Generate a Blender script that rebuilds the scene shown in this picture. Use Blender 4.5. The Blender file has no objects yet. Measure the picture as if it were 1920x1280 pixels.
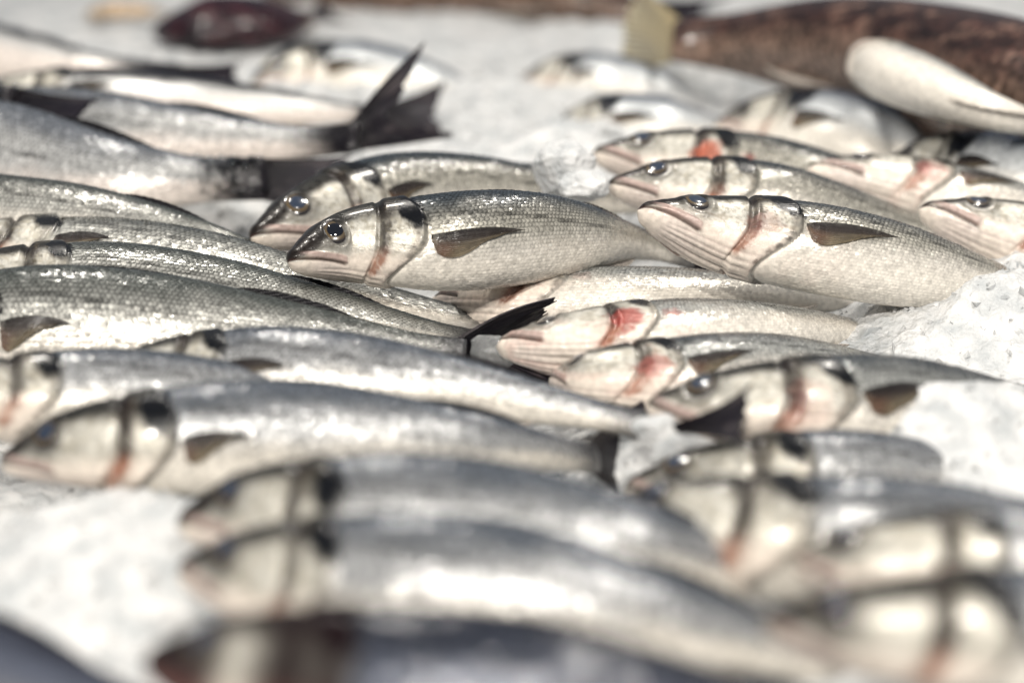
import bpy, math, random
import numpy as np
from mathutils import Vector, Matrix

# ------------------------------------------------------------------ camera
W, H, FPX = 1920.0, 1280.0, 85.0 / 36.0 * 1920.0
PITCH = math.radians(15.8)
CAM_H = 0.4115
scene = bpy.context.scene
COL = scene.collection
cam_d = bpy.data.cameras.new("camera")
cam_d.lens = 85.0
cam_d.sensor_width = 36.0
cam_d.clip_start = 0.02
cam_d.clip_end = 50.0
cam_d.dof.use_dof = True
cam_d.dof.focus_distance = 1.49
cam_d.dof.aperture_fstop = 2.9
cam_d.dof.aperture_blades = 9
cam = bpy.data.objects.new("camera", cam_d)
COL.objects.link(cam)
cam.location = (0, 0, CAM_H)
cam.rotation_euler = (math.pi / 2 - PITCH, 0, 0)
scene.camera = cam

# ------------------------------------------------------------------ light
world = bpy.data.worlds.new("World")
scene.world = world
world.use_nodes = True
bg = world.node_tree.nodes["Background"]
bg.inputs[0].default_value = (0.80, 0.88, 1.0, 1)
bg.inputs[1].default_value = 0.23


def lamp(name, loc, target, power, size, color):
    d = bpy.data.lights.new(name, 'AREA')
    d.shape = 'DISK'
    d.size = size
    d.energy = power
    d.color = color
    o = bpy.data.objects.new(name, d)
    COL.objects.link(o)
    o.location = loc
    o.rotation_euler = (Vector(target) - Vector(loc)).to_track_quat('-Z', 'Y').to_euler()
    return o


WARM = (1.0, 0.945, 0.865)
lamp("stall_lamp", (-1.30, -1.20, 1.85), (-0.1, 1.60, 0), 55.0, 0.16, WARM)
lamp("stall_lamp", (-0.10, -1.30, 2.00), (0.0, 1.60, 0), 55.0, 0.16, WARM)
lamp("stall_lamp", (0.65, 0.35, 1.60), (0.2, 1.60, 0), 20.0, 0.16, WARM)
lamp("stall_lamp", (-0.60, 2.10, 1.70), (-0.3, 2.00, 0), 18, 0.16, WARM)
lamp("stall_lamp", (0.75, 2.20, 1.70), (0.5, 2.10, 0), 18, 0.16, WARM)

scene.view_settings.view_transform = 'Standard'
scene.view_settings.look = 'None'
scene.view_settings.exposure = -0.08
scene.view_settings.gamma = 1.0
scene.cycles.use_denoising = True
scene.cycles.max_bounces = 8
scene.cycles.sample_clamp_indirect = 6.0

rng = np.random.default_rng(7)
random.seed(7)


# ------------------------------------------------------------------ numeric helpers
def world_pt(px, py, z=None, depth=None):
    """point of the stall seen at a photo position, at height z or at a given distance"""
    u, v = (px - W / 2) / FPX, (py - H / 2) / FPX
    down = math.sin(PITCH) + v * math.cos(PITCH)
    fwd = math.cos(PITCH) - v * math.sin(PITCH)
    t = depth if depth is not None else (CAM_H - z) / down
    return np.array([t * u, t * fwd, CAM_H - t * down])


def ss(a, b, x):
    t = np.clip((x - a) / (b - a), 0, 1)
    return t * t * (3 - 2 * t)


def gauss(x, w):
    return np.exp(-(x / w) ** 2)


def mix(a, b, t):
    t = np.asarray(t)[..., None]
    return a * (1 - t) + np.asarray(b) * t


def hash3(ix, iy, iz):
    n = (ix * 374761393 + iy * 668265263 + iz * 2147483647 * 0 + iz * 1274126177) & 0x7fffffff
    n = ((n ^ (n >> 13)) * 1274126177) & 0x7fffffff
    n = n ^ (n >> 16)
    return (n & 0xffff) / 65535.0


def vnoise(p):
    p = np.asarray(p, float)
    i = np.floor(p).astype(np.int64)
    f = p - i
    f = f * f * (3 - 2 * f)
    r = 0
    for dx in (0, 1):
        for dy in (0, 1):
            for dz in (0, 1):
                w = (f[..., 0] if dx else 1 - f[..., 0]) * (f[..., 1] if dy else 1 - f[..., 1]) * (f[..., 2] if dz else 1 - f[..., 2])
                r = r + w * hash3(i[..., 0] + dx, i[..., 1] + dy, i[..., 2] + dz)
    return r


def fbm(p, o=3):
    p = np.asarray(p, float)
    r, a, t = 0, 1.0, 0
    for k in range(o):
        r = r + a * vnoise(p * 2 ** k + 17.3 * k)
        t += a
        a *= 0.5
    return r / t


def hermite(xs, ys, x):
    xs, ys = np.asarray(xs, float), np.asarray(ys, float)
    m = np.gradient(ys, xs, axis=0)
    x = np.clip(x, xs[0], xs[-1])
    k = np.clip(np.searchsorted(xs, x) - 1, 0, len(xs) - 2)
    h = xs[k + 1] - xs[k]
    t = (x - xs[k]) / h
    if ys.ndim > 1:
        h, t = h[..., None], t[..., None]
    return ((1 + 2 * t) * (1 - t) ** 2 * ys[k] + t * (1 - t) ** 2 * h * m[k]
            + t * t * (3 - 2 * t) * ys[k + 1] + t * t * (t - 1) * h * m[k + 1])


# ------------------------------------------------------------------ materials
def new_mat(name):
    m = bpy.data.materials.new(name)
    m.use_nodes = True
    nt = m.node_tree
    b = nt.nodes["Principled BSDF"]
    return m, nt, b


def skin_material(name, metallic, rough, coat, bump, nscale=900.0, sss=0.0, spec=0.28, lo=0.78, top=1.16, cscale=260.0):
    m, nt, b = new_mat(name)
    at = nt.nodes.new("ShaderNodeAttribute")
    at.attribute_name = "Col"
    tc = nt.nodes.new("ShaderNodeTexCoord")
    n1 = nt.nodes.new("ShaderNodeTexNoise")
    n1.inputs["Scale"].default_value = cscale
    n1.inputs["Detail"].default_value = 4.0
    nt.links.new(tc.outputs["Object"], n1.inputs["Vector"])
    mr = nt.nodes.new("ShaderNodeMapRange")
    mr.inputs[1].default_value = 0.3
    mr.inputs[2].default_value = 0.7
    mr.inputs[3].default_value = lo
    mr.inputs[4].default_value = top
    nt.links.new(n1.outputs["Fac"], mr.inputs[0])
    mul = nt.nodes.new("ShaderNodeMix")
    mul.data_type = 'RGBA'
    mul.blend_type = 'MULTIPLY'
    mul.inputs[0].default_value = 1.0
    nt.links.new(at.outputs["Color"], mul.inputs[6])
    nt.links.new(mr.outputs[0], mul.inputs[7])
    nt.links.new(mul.outputs[2], b.inputs["Base Color"])
    mr2 = nt.nodes.new("ShaderNodeMapRange")
    mr2.inputs[1].default_value = 0.3
    mr2.inputs[2].default_value = 0.7
    mr2.inputs[3].default_value = rough * 0.7
    mr2.inputs[4].default_value = rough * 1.35
    nt.links.new(n1.outputs["Fac"], mr2.inputs[0])
    rmix = nt.nodes.new("ShaderNodeMix")
    rmix.inputs[2].default_value = 0.23
    nt.links.new(at.outputs["Alpha"], rmix.inputs[0])
    nt.links.new(mr2.outputs[0], rmix.inputs[3])
    nt.links.new(rmix.outputs[0], b.inputs["Roughness"])
    mm = nt.nodes.new("ShaderNodeMath")
    mm.operation = 'MULTIPLY'
    mm.inputs[1].default_value = metallic
    nt.links.new(at.outputs["Alpha"], mm.inputs[0])
    nt.links.new(mm.outputs[0], b.inputs["Metallic"])
    b.inputs["Coat Weight"].default_value = coat
    b.inputs["Specular IOR Level"].default_value = spec
    b.inputs["Coat Roughness"].default_value = 0.08
    if sss:
        b.inputs["Subsurface Weight"].default_value = sss
        b.inputs["Subsurface Radius"].default_value = (0.006, 0.003, 0.002)
        b.inputs["Subsurface Scale"].default_value = 1.0
    n2 = nt.nodes.new("ShaderNodeTexNoise")
    n2.inputs["Scale"].default_value = nscale
    n2.inputs["Detail"].default_value = 3.0
    nt.links.new(tc.outputs["Object"], n2.inputs["Vector"])
    bp = nt.nodes.new("ShaderNodeBump")
    bp.inputs["Strength"].default_value = bump
    bp.inputs["Distance"].default_value = 0.0008
    nt.links.new(n2.outputs["Fac"], bp.inputs["Height"])
    nt.links.new(bp.outputs["Normal"], b.inputs["Normal"])
    return m


M_SKIN = skin_material("wet_skin", 0.26, 0.34, 0.18, 0.28, lo=0.80, top=1.14)
M_SCALE = skin_material("silver_scales", 0.32, 0.28, 0.45, 0.15, 1500.0)
M_FIN = skin_material("fin_membrane", 0.0, 0.25, 0.05, 0.5, 1200.0, spec=0.16)
M_PEC = skin_material("thin_fin", 0.0, 0.28, 0.1, 0.4, 1200.0, spec=0.2)
M_PEC.node_tree.nodes["Principled BSDF"].inputs["Alpha"].default_value = 0.70
M_DULL = skin_material("dull_dark_skin", 0.0, 0.6, 0.0, 0.5, 600.0, spec=0.1)
M_ROUGH = skin_material("brown_skin", 0.0, 0.25, 0.25, 0.9, 400.0, lo=0.08, top=1.35, cscale=150.0)
M_WETSCALE = skin_material("wet_dark_scales", 0.25, 0.30, 0.45, 0.05, 1500.0)

M_EYE, nt, b = new_mat("eye_iris")
at = nt.nodes.new("ShaderNodeAttribute")
at.attribute_name = "Col"
nt.links.new(at.outputs["Color"], b.inputs["Base Color"])
b.inputs["Roughness"].default_value = 0.22
b.inputs["Coat Weight"].default_value = 1.0
b.inputs["Coat Roughness"].default_value = 0.03

M_PUPIL, nt, b = new_mat("eye_pupil")
b.inputs["Base Color"].default_value = (0.004, 0.005, 0.009, 1)
b.inputs["Roughness"].default_value = 0.08
b.inputs["Coat Weight"].default_value = 1.0
b.inputs["Coat Roughness"].default_value = 0.02
M_CLOUDY, nt, b = new_mat("clouded_pupil")
b.inputs["Base Color"].default_value = (0.022, 0.032, 0.055, 1)
b.inputs["Roughness"].default_value = 0.23
b.inputs["Coat Weight"].default_value = 1.0


M_GLINT_DROP, nt, b = new_mat("glint_drop")  # for the beads added as sparkle on the dark tails
b.inputs["Base Color"].default_value = (0.95, 0.96, 0.97, 1)
b.inputs["Transmission Weight"].default_value = 1.0
b.inputs["Roughness"].default_value = 0.03
b.inputs["IOR"].default_value = 1.33
b.inputs["Specular IOR Level"].default_value = 1.0


def ice_material(name, trans, rough, bump):
    m, nt, b = new_mat(name)
    tc = nt.nodes.new("ShaderNodeTexCoord")
    n1 = nt.nodes.new("ShaderNodeTexNoise")
    n1.inputs["Scale"].default_value = 55.0
    n1.inputs["Detail"].default_value = 5.0
    nt.links.new(tc.outputs["Object"], n1.inputs["Vector"])
    cr = nt.nodes.new("ShaderNodeValToRGB")
    cr.color_ramp.elements[0].position = 0.32
    cr.color_ramp.elements[0].color = (0.44, 0.46, 0.47, 1)
    cr.color_ramp.elements[1].position = 0.62
    cr.color_ramp.elements[1].color = (0.67, 0.67, 0.665, 1)
    nt.links.new(n1.outputs["Fac"], cr.inputs[0])
    nt.links.new(cr.outputs[0], b.inputs["Base Color"])
    b.inputs["Roughness"].default_value = rough
    b.inputs["IOR"].default_value = 1.31
    b.inputs["Transmission Weight"].default_value = trans
    v = nt.nodes.new("ShaderNodeTexVoronoi")
    v.inputs["Scale"].default_value = 230.0
    nt.links.new(tc.outputs["Object"], v.inputs["Vector"])
    n2 = nt.nodes.new("ShaderNodeTexNoise")
    n2.inputs["Scale"].default_value = 420.0
    n2.inputs["Detail"].default_value = 4.0
    nt.links.new(tc.outputs["Object"], n2.inputs["Vector"])
    ad = nt.nodes.new("ShaderNodeMath")
    nt.links.new(v.outputs["Distance"], ad.inputs[0])
    nt.links.new(n2.outputs["Fac"], ad.inputs[1])
    bp = nt.nodes.new("ShaderNodeBump")
    bp.inputs["Strength"].default_value = bump
    bp.inputs["Distance"].default_value = 0.002
    nt.links.new(ad.outputs[0], bp.inputs["Height"])
    nt.links.new(bp.outputs["Normal"], b.inputs["Normal"])
    return m


M_ICE = ice_material("crushed_ice", 0.0, 0.35, 0.7)
M_CHIP = ice_material("ice_chips", 0.12, 0.25, 0.3)
M_CLEAR = ice_material("clear_ice", 0.75, 0.12, 0.25)


# ------------------------------------------------------------------ mesh helpers
def mesh_obj(name, verts, faces, mat, parent=None, col=None, smooth=True, kind=None):
    me = bpy.data.meshes.new(name)
    verts = np.asarray(verts, float).reshape(-1, 3)
    me.from_pydata(verts.tolist(), [], faces if isinstance(faces, list) else faces.tolist())
    if col is not None:
        a = me.color_attributes.new("Col", 'FLOAT_COLOR', 'POINT')
        c = np.asarray(col, np.float32).reshape(len(verts), -1)
        if c.shape[1] == 3:
            c = np.concatenate([c, np.zeros((len(c), 1), np.float32)], 1)
        a.data.foreach_set("color", np.clip(c, 0, 1).astype(np.float32).ravel())
    if smooth:
        me.polygons.foreach_set("use_smooth", np.ones(len(me.polygons), bool))
    me.materials.append(mat)
    me.update()
    o = bpy.data.objects.new(name, me)
    COL.objects.link(o)
    if parent is not None:
        o.parent = parent
    if kind:
        o["kind"] = kind
    return o


def grid_faces(n, m, wrap=False):
    i = np.arange(n - 1)[:, None]
    j = np.arange(m if wrap else m - 1)[None, :]
    j2 = (j + 1) % m
    return np.stack([i * m + j, i * m + j2, (i + 1) * m + j2, (i + 1) * m + j], -1).reshape(-1, 4)


# ------------------------------------------------------------------ fish
BASS = dict(
    s=[0, .008, .03, .08, .15, .25, .35, .45, .55, .65, .75, .85, .92, 1.0],
    top=[.001, .017, .033, .060, .086, .110, .122, .119, .107, .087, .066, .047, .037, .036],
    bot=[.001, .018, .038, .063, .085, .103, .113, .112, .101, .081, .058, .039, .031, .033],
    wid=[.001, .016, .031, .048, .061, .070, .074, .072, .066, .056, .042, .027, .018, .010])
BREAM = dict(
    s=[0, .008, .03, .08, .15, .25, .35, .45, .55, .65, .75, .85, .92, 1.0],
    top=[.001, .020, .050, .105, .155, .195, .205, .200, .180, .145, .105, .062, .046, .050],
    bot=[.001, .020, .045, .080, .115, .150, .165, .165, .150, .125, .090, .052, .040, .046],
    wid=[.001, .014, .030, .052, .070, .084, .086, .082, .074, .060, .044, .027, .018, .010])
ROUND = dict(
    s=[0, .008, .03, .08, .15, .25, .35, .45, .55, .65, .75, .85, .92, 1.0],
    top=[.001, .018, .040, .070, .092, .105, .110, .108, .102, .095, .085, .070, .058, .050],
    bot=[.001, .018, .040, .068, .088, .098, .102, .100, .096, .088, .078, .064, .054, .048],
    wid=[.001, .018, .042, .074, .095, .105, .108, .105, .098, .088, .074, .054, .038, .018])
SUP = 2.15


class Fish:
    def __init__(self, pts, roll, shape=BASS, dep=1.0, wid=1.0, style='bass', seed=0, sl=None):
        P = np.array([world_pt(*p) for p in pts])
        d = np.r_[0, np.cumsum(np.linalg.norm(np.diff(P, axis=0), axis=1))]
        u = np.linspace(0, d[-1], 400)
        C = hermite(d, P, u)
        L = np.r_[0, np.cumsum(np.linalg.norm(np.diff(C, axis=0), axis=1))]
        self.SL = L[-1]
        if sl and sl < self.SL:
            self.SL = sl
        elif sl:
            e = C[-1] - C[-12]
            e /= np.linalg.norm(e)
            C = np.concatenate([C, [C[-1] + e * (sl - self.SL)]])
            L = np.r_[L, sl]
            self.SL = sl
        self.ks = np.linspace(0, 1, 160)
        self.C = np.stack([np.interp(self.ks * self.SL, L, C[:, k]) for k in range(3)], 1)
        T = np.gradient(self.C, axis=0)
        T /= np.linalg.norm(T, axis=1)[:, None]
        F = np.cross(np.array([0, 0, 1.0]), T)
        F /= np.linalg.norm(F, axis=1)[:, None]
        F *= np.sign(F[:, 1:2])
        U = np.cross(F, T)
        U *= np.sign(U[:, 2:3])
        r0, r1 = (roll if isinstance(roll, tuple) else (roll, roll))
        r = np.radians(r0 + (r1 - r0) * ss(.15, .9, self.ks))[:, None]
        self.D = np.cos(r) * U + np.sin(r) * F
        self.N = np.sin(r) * U - np.cos(r) * F
        self.T = T
        k = .73 if shape is BASS else .80
        self.shape, self.dep, self.wid = shape, dep * k, wid * .88
        self.style, self.seed = style, seed

    def prof(self, s):
        sh = self.shape
        return (hermite(sh['s'], sh['top'], s) * self.dep, hermite(sh['s'], sh['bot'], s) * self.dep,
                hermite(sh['s'], sh['wid'], s) * self.wid)

    def frame(self, s):
        f = lambda A: np.stack([np.interp(s, self.ks, A[:, k]) for k in range(3)], -1)
        return f(self.C), f(self.D), f(self.N), f(self.T)

    def cross_section(self, s, phi):
        t, b, w = self.prof(s)
        c, sn = np.cos(phi), np.sin(phi)
        zz = np.sign(c) * np.abs(c) ** (2 / SUP)
        yy = np.sign(sn) * np.abs(sn) ** (2 / SUP)
        h = np.where(zz > 0, t, b)
        return zz, yy, h, w

    def pre(self, q):
        return .205 - 12 * np.maximum(0, -q - .01) ** 2 - 4 * np.maximum(0, q - .02) ** 2

    def oper(self, q):
        return .288 - 13 * np.maximum(0, -q) ** 2 - 14 * np.maximum(0, q - .03) ** 2

    def relief(self, s, q, zz, yy):
        """raised cheek and gill plates, mouth, folds under the throat; fractions of the length"""
        sp, so = self.pre(q), self.oper(q)
        side = ss(.15, .45, np.abs(yy))
        d = .0042 * (1 - ss(sp - .003, sp + .003, s)) * ss(.05, .13, s) * side
        d = d - .0035 * gauss(s - sp - .006, .005) * side
        d = d + .0060 * (1 - ss(so - .002, so + .003, s)) * ss(sp + .002, sp + .02, s)
        d = d - .0030 * gauss(s - so - .006, .006)
        ridge = np.sin((q + .1) * 420 + s * 60)
        d = d + .0003 * ridge * ss(sp, sp + .015, s) * (1 - ss(so - .02, so, s)) * (zz < .1)
        qm = .003 - .40 * s
        mouth = (1 - ss(.098, .108, s))
        d = d - .0050 * gauss(q - qm, .0026) * mouth
        up = ss(.0, .004, q - qm) * (1 - ss(.013, .018, q - qm)) * ss(.015, .04, s) * (1 - ss(.100, .110, s))
        d = d + .0030 * up
        d = d - .0022 * gauss(q - qm + .020 + .1 * s, .002) * ss(.02, .05, s) * (1 - ss(.11, .15, s))
        # throat folds
        thr = ss(.35, .8, -zz) * ss(.03, .08, s) * (1 - ss(so - .03, so, s))
        d = d - .0030 * thr * gauss(np.abs(yy) - .18, .05) - .0022 * thr * gauss(np.abs(yy) - .42, .05) \
            - .0015 * thr * gauss(np.abs(yy) - .62, .04)
        # brow
        er = np.hypot(s - .100, q - .024 * self.dep)
        d = d + .0030 * gauss(er - .027, .007) - .003 * gauss(er, .02)
        d = d - .0016 * gauss(np.hypot(s - .052, (q - .026) * 1.2), .004)
        return d

    def surf(self, s, phi, off=0.0, relief=True):
        s, phi = np.broadcast_arrays(np.asarray(s, float), np.asarray(phi, float))
        zz, yy, h, w = self.cross_section(s, phi)
        q = zz * h
        nz, ny = zz / np.maximum(h, .004), yy / np.maximum(w, .004)
        nl = np.hypot(nz, ny) + 1e-9
        o = off / self.SL
        if relief and self.style != 'round':
            fade = np.minimum(1, w / .02)
            o = o + self.relief(s, q, zz, yy) * fade
        z = q + nz / nl * o
        y = yy * w + ny / nl * o
        C, D, N, T = self.frame(s)
        return C + self.SL * (D * z[..., None] + N * y[..., None])

    def normal(self, s, phi):
        e = 1e-3
        a = self.surf(s + e, phi, relief=False) - self.surf(s - e, phi, relief=False)
        b_ = self.surf(s, phi + e, relief=False) - self.surf(s, phi - e, relief=False)
        n = np.cross(a, b_)
        n /= np.linalg.norm(n, axis=-1)[..., None] + 1e-12
        c = self.frame(s)[0]
        sg = np.sign(np.sum((self.surf(s, phi, relief=False) - c) * n, -1))
        return n * sg[..., None], a, b_

    def phi_of(self, zr):
        return np.arccos(np.clip(np.sign(zr) * np.abs(zr) ** (SUP / 2), -1, 1))

    def paint(self, s, phi):
        s, phi = np.broadcast_arrays(np.asarray(s, float), np.asarray(phi, float))
        zz, yy, h, w = self.cross_section(s, phi)
        q = zz * h
        pn = np.stack([s * 22, zz * 3.0 + self.seed * 7.1, np.sign(yy) * 2 + self.seed * 3.3], -1)
        n1 = fbm(pn, 3)
        n2 = fbm(pn * np.array([5.5, 5.0, 1]), 3)
        st = self.style
        if st == 'brown':
            n3 = fbm(pn * np.array([1.6, 2.2, 1]), 3)
            sp_ = fbm(pn * np.array([14, 12, 1]), 2)
            c = mix(np.array([.022, .009, .008]), [.085, .040, .030], ss(.35, .7, n3))
            c = mix(c, [.26, .16, .12], ss(.58, .74, sp_) * .7)
            c = mix(c, [.014, .008, .008], ss(.5, .7, n2) * .7)
            c = mix(c, [.36, .25, .19], ss(-.3, -.9, zz) * .5)
            return np.concatenate([c, np.zeros(c.shape[:-1] + (1,))], -1)
        if st == 'red':
            c = mix(np.array([.014, .008, .012]), [.055, .016, .021], ss(.4, .65, n1))
            c = mix(c, [.03, .02, .03], ss(.2, .8, zz))
            return np.concatenate([c, np.zeros(c.shape[:-1] + (1,))], -1)
        if st == 'orange':
            c = mix(np.array([.55, .30, .10]), [.65, .5, .35], ss(.2, -.6, zz))
            return np.concatenate([c, np.zeros(c.shape[:-1] + (1,))], -1)
        bass = st in ('bass', 'dark', 'darkhead')
        t = zz + (n1 - .5) * .35
        belly, flank, back = np.array([.80, .75, .67]), np.array([.40, .405, .385]), np.array([.038, .048, .058])
        if st == 'dark':
            belly, flank, back = np.array([.80, .72, .66]), np.array([.58, .58, .57]), np.array([.15, .165, .19])
        if st == 'darkhead':
            belly, flank, back = np.array([.14, .145, .17]), np.array([.075, .085, .115]), np.array([.022, .026, .040])
        if st == 'bream':
            flank, back = np.array([.55, .57, .58]), np.array([.03, .045, .075])
        if self.seed in (1, 2, 3, 4, 5):
            flank = np.array([.43, .41, .355])
        if self.seed in (8, 9, 10, 11):
            flank, back = np.array([.47, .465, .43]), np.array([.085, .094, .088])
        if self.seed in (16, 17, 18, 19, 20, 23, 24, 25, 26):
            flank, back = np.array([.44, .445, .45]), np.array([.095, .110, .135])
        if self.seed in (33, 34, 32):
            back = np.array([.010, .010, .014])
        c = mix(belly + 0 * zz[..., None], flank, ss(-.50, .12, t))
        c = mix(c, back, ss(.12, .85, t) if self.seed not in (32, 33, 34) else ss(.15, .45, t))
        c = c * (.88 + .24 * n2[..., None])
        met = ss(-.8, -.3, zz) * (1 - .5 * ss(.4, .8, zz))
        if bass:
            ll = .50 - .46 * ss(.24, .75, s)
            c = c * (1 - .60 * gauss(zz - ll, .034) * ss(.27, .31, s))[..., None]
        # dark tail stalk
        if st == 'dark':
            c = mix(c, [.008, .006, .009], ss(.86, .96, s + (n1 - .5) * .06))
        else:
            c = mix(c, [.05, .05, .055], ss(.89, .985, s + (n1 - .5) * .03) * .92)
        # ---- head
        rs = np.random.default_rng(100 + self.seed)
        v = rs.uniform(-1, 1, 8)
        wob = (n2 - .5) * .010 + (n1 - .5) * .008
        so, sp = self.oper(q), self.pre(q) + wob + .006 * v[0]
        hm = 1 - ss(so - .004, so + .003, s)
        gold = mix(np.array([.44, .41, .34]), [.62, .60, .54], ss(.30, .62, n2))
        head = mix(gold, [.80, .71, .62], ss(-.15, -.62, zz + (n1 - .5) * .3))
        head = mix(head, [.022, .021, .018], ss(.34, .62, zz + (n1 - .5) * .22 + .30 * (1 - ss(.02, .12, s))))
        head = mix(head, [.016, .012, .010], (1 - ss(.045, .105, s + (n2 - .5) * .03)) * ss(-.25, .25, zz))
        er = np.hypot(s - .100, q - .024 * self.dep)
        head = mix(head, [.018, .016, .015], np.clip(1.3 * gauss(er, .032), 0, 1) * .92)
        qm = .003 - .40 * s
        jaw = ss(.0, .003, qm - q) * (1 - ss(.08, .14, s))
        head = mix(head, [.70, .61, .55], jaw * .75 * ss(.02, .05, s))
        up = ss(.0, .003, q - qm) * (1 - ss(.012, .017, q - qm)) * ss(.012, .04, s) * (1 - ss(.100, .108, s))
        head = mix(head, [.42, .30, .27], up * .8)
        head = mix(head, [.05, .025, .02], gauss(q - qm, .0028) * (1 - ss(.098, .107, s)) * .9)
        side = ss(.2, .5, np.abs(yy))
        thr = ss(.35, .8, -zz) * ss(.03, .08, s)
        for a_, w_ in ((.18, .03), (.42, .03), (.62, .025)):
            head = mix(head, [.34, .25, .24], thr * gauss(np.abs(yy) - a_, w_) * .35)
        # dark cleft behind the cheek plate
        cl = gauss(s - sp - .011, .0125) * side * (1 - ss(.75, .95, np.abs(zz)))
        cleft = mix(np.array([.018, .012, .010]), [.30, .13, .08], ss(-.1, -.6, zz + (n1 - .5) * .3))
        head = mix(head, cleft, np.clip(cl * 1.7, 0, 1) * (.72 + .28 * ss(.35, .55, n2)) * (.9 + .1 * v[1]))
        head = mix(head, [.09, .065, .05], gauss(s - so + .012 + (n1 - .5) * .012, .0045) * ss(.5, .1, np.abs(zz + .15)) * .55)
        head = mix(head, [.09, .075, .05], ss(.56, .70, n2) * ss(sp, sp + .02, s) * ss(-.35, .1, zz) * .75)
        c = mix(c, head, hm)
        met = met * (1 - hm) + hm * .75 * ss(-.6, -.1, zz) * (1 - jaw)
        # black blotch at the upper corner of the gill cover
        a = np.hypot((s - .266 - .004 * v[2] + (.35 + .3 * v[3]) * (q - .045)) / (.026 + .004 * v[4]), (q - .046 - .006 * v[5]) / (.036 + .006 * v[6]))
        if bass:
            blot = 1 - ss(.75, 1.15, a + (n2 - .5) * .7)
            c = mix(c, [.004, .0045, .006], blot)
            c = mix(c, [.020, .016, .012], np.clip(1.2 * gauss(s - so + .003 + wob * 1.3, .0070), 0, 1) * side * (.35 + .55 * ss(.3, .6, n2)) * (.8 + .2 * v[7]) * (1 - blot))
            met = met * (1 - blot)
        else:
            c = mix(c, [.005, .006, .010], 1 - ss(.9, 1.3, np.hypot((s - .27) / .035, (q - .075) / .075) + (n2 - .5) * .6))
            c = mix(c, [.70, .52, .10], gauss(s - .085, .014) * ss(.60, .8, zz) * .95)
            c = mix(c, [.02, .025, .035], gauss(s - .14, .03) * ss(.45, .75, zz) * .8)
        red = getattr(self, 'red', 0)
        if red:
            rr = np.hypot((s - sp - .028) / .034, (q + .012) / .036) + (n2 - .5) * .9
            c = mix(c, [.44, .11, .06] if red > .95 else [.30, .045, .035], (1 - ss(.55, 1.05, rr + (n1 - .5) * 1.2)) * min(.85, red * .95))
            r2 = np.hypot((s - .315) / .018, (q + .01) / .016) + (n2 - .5) * .8
            c = mix(c, [.28, .05, .04], (1 - ss(.5, 1.1, r2 + (n1 - .5))) * red * .7)
            c = mix(c, [.70, .34, .28], ss(.52, .7, n1) * (1 - ss(.33, .40, s)) * ss(.2, -.3, zz) * .22 * red)
        if st == 'darkhead':
            c = mix(c, mix(np.array([.010, .005, .006]), [.07, .010, .008], ss(0, -.7, zz)), hm * .93 * (1 - .75 * gauss(s - .155, .03)))
        return np.concatenate([c, np.clip(met, 0, 1)[..., None]], -1)


def fan(name, root, base_a, base_b, tip_a, tip_b, color, fork=.3, rays=16, curl=0.0, ragged=.05, thick=.0007, m=12, mat=None):
    """spread fin with raised rays, closed two-sided shell"""
    base_a, base_b, tip_a, tip_b = [np.asarray(x, float) for x in (base_a, base_b, tip_a, tip_b)]
    n = rays * 4 + 1
    a = np.linspace(0, 1, n)[:, None]
    b_ = np.linspace(0, 1, m)[None, :]
    base = base_a + (base_b - base_a) * a[..., None]
    tip = tip_a + (tip_b - tip_a) * a[..., None]
    nrm = np.cross(tip_a - base_a, base_b - base_a + (tip_b - tip_a))
    nrm /= np.linalg.norm(nrm) + 1e-9
    jit = np.interp(a[:, 0] * rays, np.arange(rays + 1), rng.uniform(-1, 1, rays + 1)) * ragged
    ln = (1 - fork * np.sin(np.pi * a) ** 1.0 + jit[:, None])
    bb = b_ * ln
    P = base * (1 - bb[..., None]) + tip * bb[..., None]
    size = np.linalg.norm(tip_a - base_a)
    ray = .5 + .5 * np.cos(2 * np.pi * a * rays)
    wav = curl * size * np.sin(np.pi * b_) * np.cos(a * 2.2) + .018 * size * np.sin(a * 9 + b_ * 3) * b_
    thk = thick * (.35 + .9 * ray) * (1.15 - b_ * .8)
    up = P + nrm * (wav + thk)[..., None]
    dn = P + nrm * (wav - thk)[..., None]
    V = np.concatenate([up.reshape(-1, 3), dn.reshape(-1, 3)])
    F = grid_faces(n, m)
    F2 = F[:, ::-1] + n * m
    idx = np.arange(n * m).reshape(n, m)
    rim = np.r_[idx[0, :], idx[1:, -1], idx[-1, -2::-1], idx[-2:0:-1, 0]]
    k = len(rim)
    R = np.stack([rim, np.roll(rim, -1), np.roll(rim, -1) + n * m, rim + n * m], -1)
    c = color(a + 0 * b_, b_ + 0 * a)
    c = c * (.40 + 1.1 * ray)[..., None]
    c = np.concatenate([c.reshape(-1, 3)] * 2)
    return mesh_obj(name, V, np.concatenate([F, F2, R]), mat or M_FIN, root, c)


def dark_fin(a, b):
    n = fbm(np.stack([a * 9, b * 5, a * 0 + 3.3], -1), 2)
    return mix(np.array([.006, .005, .007]) + 0 * a[..., None], [.022, .018, .019], ss(.45, .8, n)) * (1 + 2.2 * b[..., None] ** 2)


def pale_yellow_fin(a, b):
    return mix(np.array([.36, .29, .16]) + 0 * a[..., None], [.52, .46, .32], b)


def pectoral_color(a, b):
    n = fbm(np.stack([a * 6, b * 4, a * 0 + 9.1], -1), 2)
    c = mix(np.array([.05, .040, .036]) + 0 * a[..., None], [.22, .18, .12], ss(.25, .95, a + (n - .5) * .4))
    c = mix(c, [.10, .03, .018], gauss(b - .12, .14) * ss(.25, .7, a) * .7)
    return mix(c, [.014, .011, .012], ss(.45, .0, a) * .85)


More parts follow.
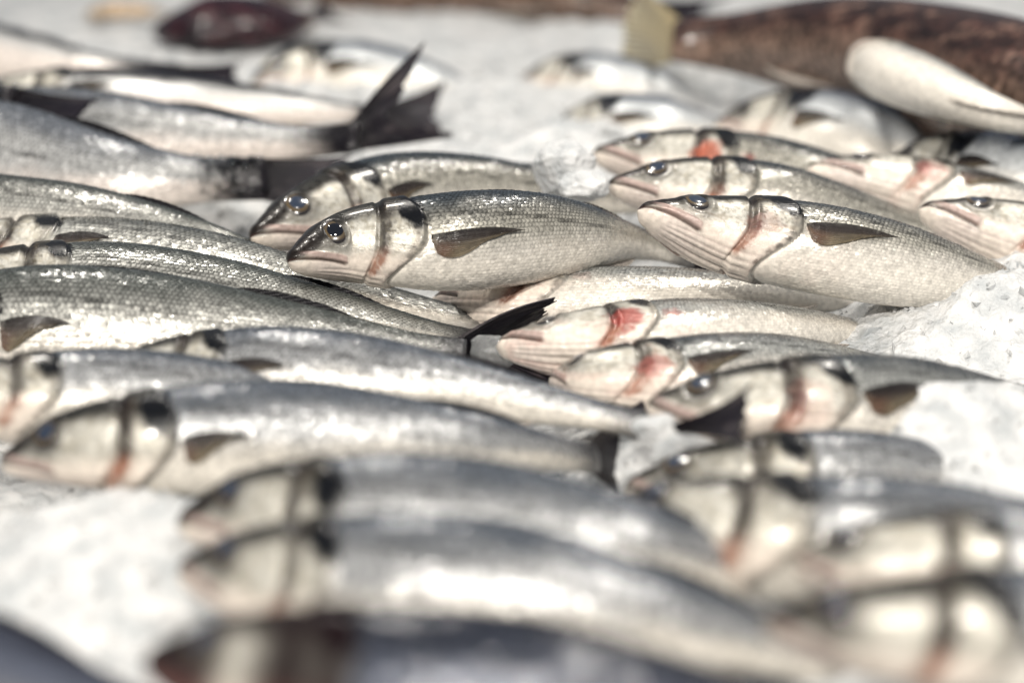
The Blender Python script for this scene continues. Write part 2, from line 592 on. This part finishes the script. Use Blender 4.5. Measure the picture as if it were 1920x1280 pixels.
def dome(name, root, c, axis, xdir, r, height, mat, col=None, n=28, m=10):
    axis = axis / np.linalg.norm(axis)
    x = xdir - axis * np.dot(xdir, axis)
    x /= np.linalg.norm(x)
    y = np.cross(axis, x)
    th = np.linspace(0, 2 * np.pi, n, endpoint=False)[None, :]
    k = np.linspace(0.02, 1, m)[:, None]
    rr = np.sin(k * np.pi / 2)
    zz = np.cos(k * np.pi / 2) * height
    V = c + r * (rr * np.cos(th))[..., None] * x + r * .93 * (rr * np.sin(th))[..., None] * y + (zz + 0 * th)[..., None] * axis
    F = grid_faces(m, n, True).tolist()
    F.append(list(range(n))[::-1])
    cc = None
    if col is not None:
        cc = col(rr + 0 * th, th + 0 * k)
    return mesh_obj(name, V, F, mat, root, cc)


def iris_col(r, th):
    n = fbm(np.stack([r * 6, np.cos(th) * 3, np.sin(th) * 3], -1), 2)
    c = mix(np.array([.06, .04, .02]) + 0 * r[..., None], [.03, .026, .026], ss(.40, .58, n))
    c = mix(c, [.02, .018, .02], ss(.74, .92, r))
    return mix(c, [.40, .28, .10], gauss(r - .70, .04) * .5)


def build_fish(name, label, pts, roll, shape=BASS, dep=1.0, wid=1.0, style='bass', seed=0, hi=1, scales=True, red=0.0,
               tail=None, tail_col=dark_fin, pectoral=True, eye=True, dorsal=True, group="sea bass laid out on the ice",
               cloudy=True, mat=None, fork=.3, pec_lift=1.0, ragged=.05, sl=None, tail_base=None):
    f = Fish(pts, roll, shape, dep, wid, style, seed, sl)
    f.red = red
    if style in ('brown', 'red', 'orange'):
        f.relief = lambda s, q, zz, yy: 0 * s
    root = bpy.data.objects.new(name, None)
    COL.objects.link(root)
    root["label"] = label
    root["category"] = "fish"
    if group:
        root["group"] = group
    # body
    if hi == 2:
        s = np.r_[np.linspace(0, 1, 14) ** 2 * .02, np.linspace(.02, .33, 150)[1:], np.linspace(.33, 1, 90)[1:]]
        m = 144
    elif hi == 1:
        s = np.r_[np.linspace(0, 1, 9) ** 2 * .02, np.linspace(.02, .33, 84)[1:], np.linspace(.33, 1, 50)[1:]]
        m = 88
    else:
        s = np.r_[np.linspace(0, 1, 7) ** 2 * .02, np.linspace(.02, .33, 46)[1:], np.linspace(.33, 1, 32)[1:]]
        m = 56
    phi = np.linspace(0, 2 * np.pi, m, endpoint=False)
    S, PH = np.meshgrid(s, phi, indexing='ij')
    V = f.surf(S, PH)
    C = f.paint(S, PH)
    n = len(s)
    F = grid_faces(n, m, True).tolist()
    F.append(list(range(m))[::-1])
    F.append([(n - 1) * m + j for j in range(m)])
    body = mesh_obj("body", V, F, mat or M_SKIN, root, C)
    # scales
    if scales:
        nc, nr = (88, 45) if scales is True else scales
        ds = .73 / nc
        k, r = np.meshgrid(np.arange(nc), np.arange(nr), indexing='ij')
        sc = .262 + (k + .5 * (r % 2)) * ds
        ph = -.35 + (r + .5) / nr * (np.pi + .7)
        sc, ph = sc.ravel(), ph.ravel()
        zz, yy, h, w = f.cross_section(sc, ph)
        ok = (sc > f.oper(zz * h) + .006) & (sc < .985)
        sc, ph = sc[ok], ph[ok]
        sc = sc + rng.normal(0, .06 * ds, len(sc))
        c0 = f.surf(sc, ph)
        nrm, a, b_ = f.normal(sc, ph)
        ta = a / np.linalg.norm(a, axis=1)[:, None]
        tb = b_ / 2e-3 * (np.pi + .7) / nr
        half = ds * f.SL * .85
        jt = rng.normal(0, .06, (len(sc), 2))
        ta2 = ta + nrm * jt[:, :1]
        tb2 = tb * .62
        tb2 = tb2 + nrm * (jt[:, 1:] * np.linalg.norm(tb2, axis=1)[:, None])
        L = f.SL
        spec = [(0.15, 0, .00085, 0), (-.9, .6, -.0004, 1), (-.9, -.6, -.0004, 1), (.15, 1, .0000, 2), (.15, -1, .0000, 2),
                (.75, .62, .0006, 2), (.75, -.62, .0006, 2), (1, 0, .0008, 2)]
        vs = [c0 + ta2 * (half * x) + tb2 * y + nrm * (z * L * .8) for x, y, z, _ in spec]
        V = np.stack(vs, 1)
        base = f.paint(sc, ph)
        zz = f.cross_section(sc, ph)[0]
        tone = rng.normal(1.0, .07, (len(sc), 1))
        flash = (rng.random((len(sc), 1)) < .06) * ss(.8, .1, np.abs(zz))[:, None] * .35
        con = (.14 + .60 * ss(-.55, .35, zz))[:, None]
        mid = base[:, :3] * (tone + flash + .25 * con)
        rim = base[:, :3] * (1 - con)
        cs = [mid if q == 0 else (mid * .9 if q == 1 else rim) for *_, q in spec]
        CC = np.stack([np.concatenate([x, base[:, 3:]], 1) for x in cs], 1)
        i0 = np.arange(len(sc))[:, None, None] * 8
        tri = np.array([[0, 1, 3], [0, 3, 5], [0, 5, 7], [0, 7, 6], [0, 6, 4], [0, 4, 2], [0, 2, 1]])[None]
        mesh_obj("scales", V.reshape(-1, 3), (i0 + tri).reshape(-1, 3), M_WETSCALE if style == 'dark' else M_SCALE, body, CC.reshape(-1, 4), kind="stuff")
    # eyes
    if eye:
        es, eq = .100, (.024 if shape is BASS else .055)
        top = float(f.prof(np.array([es]))[0][0])
        pe = float(f.phi_of(np.array([min(.9, eq * dep / top)]))[0])
        r = .0285 * f.SL
        for sg in (1, -1):
            ph = np.array([pe * sg])
            n_, a, _ = f.normal(np.array([es]), ph)
            c = f.surf(np.array([es]), ph, relief=False)[0]
            e = dome("eye", root, c - n_[0] * .003 * f.SL, n_[0], a[0], r, .0068 * f.SL, M_EYE, iris_col)
            dome("pupil", e, c + n_[0] * .0012 * f.SL, n_[0], a[0], r * .60, .0038 * f.SL, M_CLOUDY if cloudy else M_PUPIL)
    # pectoral fin, folded back along the flank
    if pectoral:
        for sg in (1, -1):
            na, nb = 33, 14
            a, b_ = np.meshgrid(np.linspace(0, 1, na), np.linspace(0, 1, nb), indexing='ij')
            pl = .132 + .03 * math.sin(seed * 2.7)
            rag = np.interp(a[:, 0] * 13, np.arange(14), rng.uniform(-1, 1, 14))[:, None] * .012
            s_ = .296 + b_ * (pl - .06 * a ** 1.5 + rag)
            wd = .10 * (1 - b_) + .46 * np.sin(np.pi * np.clip(b_, 0, 1) ** .55) ** .8 + .02
            zr = .02 - .04 * b_ + .10 * np.sin(np.pi * b_) * (1 - a) - a * wd * .85
            ray = .5 + .5 * np.cos(2 * np.pi * a * 13)
            lift = (.002 + pec_lift * .007 * b_ ** 1.3 * (1 - .75 * a)) * f.SL
            thk = .0006 * (.3 + ray) * (1.2 - b_)
            ph = f.phi_of(zr) * sg
            up = f.surf(s_, ph, lift + thk)
            dn = f.surf(s_, ph, lift - thk)
            Fc = grid_faces(na, nb)
            idx = np.arange(na * nb).reshape(na, nb)
            rim = np.r_[idx[0, :], idx[1:, -1], idx[-1, -2::-1], idx[-2:0:-1, 0]]
            R = np.stack([rim, np.roll(rim, -1), np.roll(rim, -1) + na * nb, rim + na * nb], -1)
            c = pectoral_color(a, b_) * (.45 + .95 * ray)[..., None]
            mesh_obj("pectoral_fin", np.concatenate([up.reshape(-1, 3), dn.reshape(-1, 3)]),
                     np.concatenate([Fc, Fc[:, ::-1] + na * nb, R]), M_PEC, root, np.concatenate([c.reshape(-1, 3)] * 2))
    # dorsal and anal fins, folded down
    if dorsal:
        for nm, s0, s1, hh, ph0 in (("dorsal_fin", .36, .55, .006, 0.0), ("dorsal_fin", .62, .79, .014, 0.0), ("anal_fin", .66, .78, .022, math.pi)):
            na, nb = 49, 6
            a, b_ = np.meshgrid(np.linspace(0, 1, na), np.linspace(0, 1, nb), indexing='ij')
            s_ = s0 + (s1 - s0) * a + .035 * b_
            ph = np.full_like(s_, ph0)
            prof = np.sin(np.pi * np.clip(a * .9 + .1, 0, 1)) ** .6 * (1 - .3 * a)
            ray = .5 + .5 * np.cos(2 * np.pi * a * 11)
            base = f.surf(s_, ph, -.001)
            _, D, N, _ = f.frame(s_)
            sgn = 1 if ph0 == 0 else -1
            up_ = base + D * (sgn * hh * f.SL * prof * b_)[..., None] + N * (.006 * f.SL * b_)[..., None]
            th = .0006 * (.4 + ray)
            A, B = up_ + N * th[..., None], up_ - N * th[..., None]
            Fc = grid_faces(na, nb)
            idx = np.arange(na * nb).reshape(na, nb)
            rim = np.r_[idx[0, :], idx[1:, -1], idx[-1, -2::-1], idx[-2:0:-1, 0]]
            R = np.stack([rim, np.roll(rim, -1), np.roll(rim, -1) + na * nb, rim + na * nb], -1)
            c0 = np.array([.020, .019, .022]) if ph0 == 0 else np.array([.40, .36, .32])
            c = c0 * (.7 + .6 * ray)[..., None]
            mesh_obj(nm, np.concatenate([A.reshape(-1, 3), B.reshape(-1, 3)]), np.concatenate([Fc, Fc[:, ::-1] + na * nb, R]),
                     M_FIN, root, np.concatenate([c.reshape(-1, 3)] * 2))
    # tail fin
    if tail is not False:
        C_, D, N, T = [x[0] for x in f.frame(np.array([.985]))]
        t, b_, _ = [float(x[0]) for x in f.prof(np.array([.985]))]
        ba, bb = C_ + D * t * f.SL * .95, C_ - D * b_ * f.SL * .95
        if tail is None:
            ta = C_ + T * .20 * f.SL + D * .115 * f.SL
            tb = C_ + T * .20 * f.SL - D * .115 * f.SL
        else:
            ta, tb = [world_pt(*p[:2], **p[2]) for p in tail]
        if tail_base:
            ba, bb = [world_pt(*p[:2], **p[2]) for p in tail_base]
        fan("tail_fin", root, ba, bb, ta, tb, tail_col, fork=fork, curl=.05, ragged=ragged)
    f.root, f.body = root, body
    return f


def add_glint_drops(f, s0, s1, n, parent):
    """water beads added to catch the lamps and give the dark skin glints"""
    sd = rng.uniform(s0, s1, n)
    ph = rng.uniform(.3, 2.6, n)
    P = f.surf(sd, ph, .0012)
    base = np.array([[1, 0, 0], [-1, 0, 0], [0, 1, 0], [0, -1, 0], [0, 0, 1], [0, 0, -1.0]])
    t = np.array([[0, 2, 4], [2, 1, 4], [1, 3, 4], [3, 0, 4], [2, 0, 5], [1, 2, 5], [3, 1, 5], [0, 3, 5]])
    vv, ff = [tuple(b) for b in base], []
    cache = {}
    def midp(i, j):
        k = (min(i, j), max(i, j))
        if k not in cache:
            m_ = np.array(vv[i]) + np.array(vv[j])
            vv.append(tuple(m_ / np.linalg.norm(m_)))
            cache[k] = len(vv) - 1
        return cache[k]
    for a, b_, c in t:
        x, y, z = midp(a, b_), midp(b_, c), midp(c, a)
        ff += [[a, x, z], [x, b_, y], [z, y, c], [x, y, z]]
    vv, ff = np.array(vv), np.array(ff)
    r = rng.uniform(.0008, .0021, n)
    V = P[:, None, :] + vv[None] * r[:, None, None]
    F = (np.arange(n)[:, None, None] * len(vv) + ff[None]).reshape(-1, 3)
    mesh_obj("glint_drops", V.reshape(-1, 3), F, M_GLINT_DROP, parent, kind="stuff")


# ------------------------------------------------------------------ setting: bed of ice
MOUNDS = [(1875, 622, .042, .10, .06), (1900, 880, .022, .09, .05), (1930, 555, .036, .075, .05), (1560, 850, .022, .11, .03), (1850, 800, .02, .15, .08), (260, 1035, .034, .10, .07),
          (1235, 828, .028, .04, .03), (1060, 330, .020, .06, .06), (1480, 830, .010, .05, .02)]


def bed_height(x, y):
    p = np.stack([x, y, 0 * x], -1)
    z = -.006 + .034 * ss(1.66, 1.98, y) + .010 * ss(.24, .42, x) - .035 * (1 - ss(.0, .12, x)) * ss(1.13, 1.22, y) * (1 - ss(1.72, 1.9, y)) + .022 * (fbm(p * 9, 3) - .5) + .014 * (fbm(p * 45, 3) - .5)
    for px, py, hh, wx, wy in MOUNDS:
        c = world_pt(px, py, 0.0)
        z = z + hh * np.exp(-((x - c[0]) / wx) ** 2 - ((y - c[1]) / wy) ** 2)
    return z


xs = np.r_[np.linspace(-1.8, -.55, 60)[:-1], np.linspace(-.55, .6, 330), np.linspace(.6, 1.8, 60)[1:]]
ys = np.r_[np.linspace(.55, 1.05, 70)[:-1], np.linspace(1.05, 2.0, 270), np.linspace(2.0, 4.6, 160)[1:]]
X, Y = np.meshgrid(xs, ys, indexing='ij')
Z = bed_height(X, Y) + .004 * (vnoise(np.stack([X, Y, 0 * X], -1) * 190) - .5)
bed = mesh_obj("ice_bed", np.stack([X, Y, Z], -1), grid_faces(len(xs), len(ys)), M_ICE, smooth=True)
bed["kind"] = "structure"
bed["label"] = "white bed of crushed ice under the fish"


def chips(name, x, y, z, size, mat, label):
    """angular splinters of ice as one mass"""
    n = len(x)
    base = np.array([[1, 0, 0], [-1, 0, 0], [0, 1, 0], [0, -1, 0], [0, 0, 1], [0, 0, -1.0]])
    V = base[None] * (rng.uniform(.45, 1.25, (n, 6, 1))) + rng.normal(0, .22, (n, 6, 3))
    V = V * np.stack([np.ones(n), rng.uniform(.5, 1, n), rng.uniform(.25, .7, n)], 1)[:, None, :]
    q = rng.normal(size=(n, 4))
    q /= np.linalg.norm(q, axis=1)[:, None]
    w, a, b_, c = q.T
    R = np.stack([1 - 2 * (b_ * b_ + c * c), 2 * (a * b_ - w * c), 2 * (a * c + w * b_), 2 * (a * b_ + w * c), 1 - 2 * (a * a + c * c),
                  2 * (b_ * c - w * a), 2 * (a * c - w * b_), 2 * (b_ * c + w * a), 1 - 2 * (a * a + b_ * b_)], 1).reshape(n, 3, 3)
    V = np.einsum('nij,nkj->nki', R, V * size[:, None, None]) + np.stack([x, y, z], 1)[:, None, :]
    t = np.array([[0, 2, 4], [2, 1, 4], [1, 3, 4], [3, 0, 4], [2, 0, 5], [1, 2, 5], [3, 1, 5], [0, 3, 5]])
    F = (np.arange(n)[:, None, None] * 6 + t[None]).reshape(-1, 3)
    o = mesh_obj(name, V.reshape(-1, 3), F, mat, smooth=False, kind="stuff")
    o["label"] = label
    o["category"] = "ice"
    return o


nchip = 16000
cx, cy = rng.uniform(-.6, .7, nchip), rng.uniform(.8, 2.4, nchip)
chips("ice_chips", cx, cy, bed_height(cx, cy) - .0004, rng.lognormal(math.log(.0030), .5, nchip), M_CHIP,
      "loose white ice chips strewn over the ice bed")


def ice_chunk(name, label, center, size, seed, mat):
    import bmesh
    bm = bmesh.new()
    bmesh.ops.create_icosphere(bm, subdivisions=5, radius=1.0)
    P = np.array([v.co for v in bm.verts])
    cells = np.random.default_rng(seed).normal(size=(16, 3))
    cells /= np.linalg.norm(cells, axis=1)[:, None]
    lim = np.random.default_rng(seed + 1).uniform(.70, .98, 16)
    rad = np.min(np.where(P @ cells.T > .05, lim / np.maximum(P @ cells.T, .05), 9), axis=1)
    rad = np.minimum(rad, 1.15) * (.90 + .22 * fbm(P * 3.1 + seed, 4))
    P = P * rad[:, None] * np.array(size)
    for v, p in zip(bm.verts, P):
        v.co = p
    me = bpy.data.meshes.new(name)
    bm.to_mesh(me)
    bm.free()
    me.materials.append(mat)
    o = bpy.data.objects.new(name, me)
    COL.objects.link(o)
    o.location = center
    o["label"] = label
    o["category"] = "ice"
    o["group"] = "larger pieces of ice"
    return o


ice_chunk("ice_chunk", "large white lump of ice behind the back of the central bass", world_pt(1062, 318, .075), (.024, .02, .021), 3, M_ICE)
ice_chunk("ice_chunk", "small lump of ice in front of the large white lump", world_pt(1095, 348, .07), (.015, .012, .010), 9, M_ICE)
ice_chunk("ice_chunk", "clear flat piece of ice under the black raised tail", world_pt(918, 668, .012), (.015, .012, .011), 5, M_CLEAR)

ice_chunk("ice_chunk", "lump of ice at the root of the black tail fin lying on a cheek", world_pt(1238, 812, .024), (.015, .011, .009), 12, M_ICE)
ice_chunk("ice_chunk", "low lump of ice below the black tail fin, behind the large blurred head", world_pt(1300, 842, .018), (.022, .010, .008), 15, M_ICE)

# ------------------------------------------------------------------ the fish
B = build_fish
# --- in-focus middle
B("sea_bass", "sharp bass in the middle, eye clear, snout pointing left over a grey tail",
  [(540, 492, .062), (640, 464, .064), (830, 457, .066), (1040, 445, .060), (1250, 470, .03), (1470, 530, .0)], 27, hi=2, seed=1, dep=1.08, sl=0.331, cloudy=False)
B("sea_bass", "bass just behind the sharp middle one, its head under dark tails",
  [(470, 446, .045), (600, 402, .05), (760, 372, .05), (1000, 368, .04), (1250, 385, .02), (1440, 405, .0)], 32, hi=1, seed=2, sl=0.365)
B("sea_bass", "bass with pale jaw lying against the back of the middle bass",
  [(1195, 394, .088), (1330, 434, .071), (1480, 460, .062), (1650, 490, .048), (1850, 535, .022), (2080, 580, -.02)], 50, hi=2, seed=3, sl=0.355, red=.25)
B("sea_bass", "bass half hidden behind the pale-jawed head, between it and the red gill",
  [(1135, 350, .066), (1260, 356, .064), (1420, 378, .056), (1600, 425, .035), (1850, 480, .0)], 44, hi=1, seed=4, pectoral=False, sl=0.34)
B("sea_bass", "bass with bright red open gill, beside the large ice lump",
  [(1108, 290, .060), (1230, 302, .056), (1390, 324, .049), (1560, 364, .036), (1800, 425, .01)], 46, hi=1, seed=5, pectoral=False, sl=0.365, red=1.0)
B("sea_bass", "pale bass head with red-streaked gill lying in front of a bream",
  [(1512, 318, .064), (1640, 345, .053), (1800, 378, .040), (1980, 425, .02), (2230, 455, .0)], 72, hi=1, seed=6, sl=0.355, red=.5)
B("sea_bass", "bass cut by the right edge, white jaw turned up, above the open ice",
  [(1722, 392, .060), (1850, 432, .045), (2000, 472, .030), (2330, 525, .0)], 58, hi=1, seed=7, sl=0.36)
# --- left, middle rows
B("sea_bass", "green-backed bass at the left edge, tail ending at the middle bass's snout",
  [(-330, 400, .04), (-150, 400, .05), (0, 413, .05), (200, 424, .05), (400, 457, .042), (545, 500, .02)], 42, hi=1, seed=8)
B("sea_bass", "long bass with cream belly running under the middle bass's chin",
  [(-190, 505, .02), (0, 495, .03), (150, 505, .03), (400, 530, .03), (650, 568, .022), (940, 615, .005)], 62, hi=1, seed=9, dep=1.1)
B("sea_bass", "bass with brown gill at the left edge, mostly behind a larger one",
  [(-150, 541, .03), (0, 538, .035), (130, 543, .035), (400, 568, .03), (700, 611, .018), (900, 646, .0)], 40, hi=1, seed=10, pectoral=False)
B("sea_bass", "large bass with dark lateral line and raised black frayed tail",
  [(-286, 632, .02), (-100, 624, .03), (20, 622, .032), (300, 627, .03), (600, 642, .024), (872, 672, .012)], 28, hi=2, seed=11, dep=1.18,
  tail=[(1036, 560, dict(depth=1.46)), (1016, 592, dict(depth=1.50))], fork=.0, ragged=.09)
# --- right, belly-up fish
B("sea_bass", "bass with white throat and red gill, its snout touching the raised black tail",
  [(930, 650, .022), (1060, 646, .027), (1220, 636, .027), (1400, 628, .018), (1620, 626, -.002), (1820, 650, -.04)], 74, hi=2, seed=12, sl=0.33, red=.9, wid=.92,
  pectoral=False)
B("sea_bass", "pale-bellied bass wedged directly under the middle bass",
  [(808, 572, .01), (950, 572, .018), (1100, 570, .018), (1300, 564, .015), (1580, 566, .0), (1770, 575, -.03)], 80, hi=2, seed=13, sl=0.33, red=.3, pectoral=False)
B("sea_bass", "bass with rosy gill just in front of the white-throated one, tail sunk in ice",
  [(1035, 715, .01), (1140, 712, .02), (1250, 710, .02), (1450, 694, .014), (1650, 690, -.004), (1830, 700, -.05)], 52, hi=2, seed=14, sl=0.29, red=.6)
B("sea_bass", "bass with a black tail fin lying across its cheek",
  [(1213, 765, .025), (1340, 770, .03), (1540, 772, .03), (1700, 772, .018), (1860, 782, .002), (2350, 840, -.05)], 42, hi=2, seed=15, sl=0.365, red=.2)
# --- left, lower rows
B("sea_bass", "bass whose black tail fin lies on another's cheek",
  [(195, 711, .02), (320, 706, .03), (450, 706, .035), (700, 718, .035), (950, 749, .026), (1215, 799, .014)], 36, hi=1, seed=16,
  tail=[(1408, 720, dict(depth=1.20)), (1400, 830, dict(depth=1.17))], fork=.06,
  tail_base=[(1262, 796, dict(depth=1.235)), (1270, 812, dict(depth=1.23))])
B("sea_bass", "blurred bass head with dark blotch at the left edge",
  [(-200, 765, .03), (60, 748, .035), (300, 750, .03), (600, 775, .02), (860, 805, .0)], 40, hi=0, seed=17, pectoral=False)
B("sea_bass", "large bass with bluish back fin, brown pectoral fin, left of centre below",
  [(0, 870, .02), (130, 842, .03), (300, 832, .035), (600, 822, .035), (900, 838, .028), (1200, 872, -.012)], 24, hi=1, seed=18, sl=0.335)
B("sea_bass", "blurred grey-blue bass in front, wide back sloping down to the right",
  [(330, 985, .03), (430, 968, .035), (640, 985, .04), (900, 1000, .04), (1200, 1035, .035), (1480, 1095, .01)], 30, hi=0, seed=19, dep=1.22, pectoral=False, sl=0.315, scales=(90, 46))
B("sea_bass", "blurred bass with two dark gill bands, just behind the dark red head",
  [(335, 1068, .03), (520, 1085, .035), (720, 1105, .04), (1000, 1125, .04), (1250, 1170, .03), (1580, 1250, .0)], 30, hi=0, seed=20, dep=1.15, pectoral=False, sl=0.32)
B("dark_fish", "very blurred fish with dark red head at the bottom edge",
  [(275, 1238, .05), (460, 1258, .055), (700, 1290, .06), (1000, 1322, .058), (1300, 1372, .045), (1750, 1450, .02)], 30, hi=0, seed=21, pectoral=False, sl=0.35,
  style='darkhead', group=None, mat=M_DULL)
B("sea_bass", "blurred blue-grey back in the bottom left corner",
  [(-800, 1130, .02), (-400, 1165, .03), (0, 1255, .03), (200, 1320, .02), (420, 1390, .0)], 30, hi=0, seed=22, pectoral=False, scales=False, style='darkhead', mat=M_DULL)
# --- right, lower rows
B("sea_bass", "blurred bass behind the large pale head, scaly back showing above the ice",
  [(1170, 918, .0), (1330, 910, .008), (1500, 908, .010), (1700, 917, -.001), (1920, 940, -.03)], 40, hi=0, seed=23, pectoral=False, sl=0.33)
B("sea_bass", "blurred bass with large pale head facing the two sloping backs",
  [(1140, 950, .03), (1340, 992, .034), (1540, 1018, .034), (1750, 1030, .025), (2000, 1060, .015), (2450, 1130, .0)], 34, hi=0, seed=24, dep=0.95, sl=0.375)
B("sea_bass", "blurred pale jaw squeezed between two bass heads at lower right",
  [(1490, 1062, .03), (1650, 1062, .04), (1830, 1067, .04), (2100, 1087, .03), (2550, 1120, .0)], 44, hi=0, seed=25, pectoral=False, sl=0.32)
B("sea_bass", "nearest bass head in the bottom right corner, strongly blurred",
  [(1425, 1172, .06), (1640, 1178, .065), (1880, 1192, .065), (2300, 1235, .05), (3000, 1310, .0)], 22, hi=1, seed=26, dep=0.95, sl=0.325)
# --- upper left: dark-tailed fish
TG = "silver fish with dark tails at the back"
f = B("dark_tailed_fish", "big silver fish at left edge with dark sparkling tail, lowest of its heap",
  [(-560, 300, .04), (-250, 305, .05), (0, 318, .05), (300, 340, .05), (420, 340, .045), (500, 336, .045)], 32, hi=1, seed=30, style='dark', group=TG,
  tail=[(665, 290, dict(depth=1.80)), (560, 398, dict(depth=1.76))], fork=.15, dep=1.38)
add_glint_drops(f, .88, 1.0, 140, f.body)
B("dark_tailed_fish", "silver fish whose tall black tail stands up against the ice",
  [(-300, 260, .035), (0, 262, .04), (200, 264, .05), (450, 270, .055), (600, 268, .06), (670, 258, .066)], 38, hi=1, seed=31, style='dark', group=TG,
  tail=[(792, 84, dict(depth=1.86)), (858, 256, dict(depth=1.90))], fork=.58, ragged=.08, dep=1.08)
f = B("dark_tailed_fish", "fish with dark sparkling tail poking in at the left edge",
  [(-800, 120, .06), (-450, 140, .07), (-150, 172, .085), (20, 195, .085)], 40, hi=0, seed=32, style='dark', scales=False, group=TG,
  tail=[(200, 182, dict(depth=1.80)), (140, 246, dict(depth=1.78))], fork=.1)
add_glint_drops(f, .6, 1.0, 160, f.body)
f = B("dark_tailed_fish", "pink-bellied fish with dark tail, topmost at the left edge",
  [(-520, 55, .05), (-220, 85, .05), (0, 112, .05), (200, 132, .05), (335, 140, .045)], 60, hi=0, seed=33, style='dark', scales=False, group=TG,
  tail=[(458, 112, dict(depth=2.18)), (450, 160, dict(depth=2.16))], fork=.1)
add_glint_drops(f, .5, 1.0, 60, f.body)
B("dark_tailed_fish", "rosy-flanked fish lying behind the one with the standing tail",
  [(-60, 188, .05), (100, 192, .055), (300, 200, .055), (550, 208, .05), (720, 216, .04)], 50, hi=0, seed=34, style='dark', scales=False, group=TG)
# --- upper: breams
BG = "breams further back on the ice"
B("sea_bream", "dark-headed bream behind the standing black tail",
  [(470, 158, 0.030), (580, 140, 0.035), (700, 145, 0.035), (850, 172, 0.020), (960, 195, 0.000)], 45, BREAM, style='bream', hi=0, seed=40, dep=.82, scales=False, group=BG)
B("sea_bream", "bream farthest back in the middle, dark bar behind its head",
  [(975, 152, 0.025), (1060, 152, 0.030), (1160, 162, 0.030), (1260, 185, 0.020), (1350, 205, 0.000)], 45, BREAM, style='bream', hi=0, seed=41, dep=.82, scales=False, group=BG)
B("sea_bream", "bream directly behind the red-gilled bass",
  [(1040, 242, 0.020), (1130, 236, 0.030), (1230, 242, 0.030), (1340, 255, 0.020), (1440, 275, 0.000)], 45, BREAM, style='bream', hi=0, seed=42, dep=.82, scales=False, group=BG)
B("sea_bream", "bream with brown-edged snout in the gap between red-gilled bass and pale head",
  [(1338, 238, 0.030), (1450, 236, 0.035), (1580, 256, 0.035), (1740, 300, 0.020), (1860, 335, -0.010)], 48, BREAM, style='bream', hi=0, seed=43, dep=.82, scales=False, group=BG)
B("sea_bream", "blue-backed bream with yellow brow at the right edge over pale bass head",
  [(1655, 312, 0.040), (1770, 318, 0.045), (1910, 342, 0.045), (2070, 378, 0.030), (2200, 400, 0.010)], 42, BREAM, style='bream', hi=0, seed=44, dep=.82, scales=False, group=BG)
B("sea_bream", "bream beneath the white upturned jaw near the brown fish",
  [(1690, 222, 0.040), (1790, 230, 0.045), (1910, 246, 0.045), (2060, 268, 0.020), (2180, 290, 0.000)], 45, BREAM, style='bream', hi=0, seed=45, dep=.82, scales=False, group=BG)
B("sea_bream", "bream half sunk in ice in front of the large brown fish",
  [(1370, 176, 0.010), (1460, 172, 0.015), (1570, 180, 0.015), (1690, 200, 0.000), (1780, 215, -0.010)], 45, BREAM, style='bream', hi=0, seed=46, dep=.82, scales=False, group=BG)
B("sea_bass", "white upturned jaw resting against the large brown fish",
  [(1606, 108, .10), (1720, 156, .105), (1850, 206, .10), (2080, 275, .05)], 100, hi=0, seed=47, sl=0.34, scales=False, pectoral=False)
# --- far back
B("brown_fish", "large mottled brown fish across the upper right",
  [(2300, 350, .05), (2050, 245, .07), (1800, 155, .08), (1520, 90, .085), (1340, 80, .08), (1262, 78, .08)], 60, ROUND, style='brown', hi=0, seed=50,
  scales=False, group=None, mat=M_ROUGH, eye=False, pectoral=False, tail_col=pale_yellow_fin, dep=1.05, wid=1.1,
  tail=[(1185, -60, dict(depth=2.35)), (1155, 128, dict(depth=2.32))], fork=.1)
B("brown_fish", "dark brown fish lying along the top edge",
  [(480, -45, .05), (620, -30, .05), (850, -22, .05), (1050, -5, .05), (1200, 20, .04)], 60, ROUND, style='brown', hi=0, seed=51, scales=False, group=None,
  mat=M_ROUGH, eye=False, pectoral=False)
B("dark_red_fish", "small dark red and purple fish, blurred, near the top edge",
  [(285, 60, .045), (380, 48, .055), (480, 42, .055), (600, 30, .045)], 60, BREAM, style='red', hi=0, seed=52, scales=False, group=None, eye=False, mat=M_ROUGH,
  pectoral=False)
B("orange_fish", "small orange blurred fish at the top left on bare ice",
  [(160, 28, .036), (215, 22, .044), (270, 21, .044), (315, 26, .036)], 70, BASS, style='orange', hi=0, seed=53, scales=False, group=None, eye=False,
  mat=M_ROUGH, pectoral=False, tail=False)
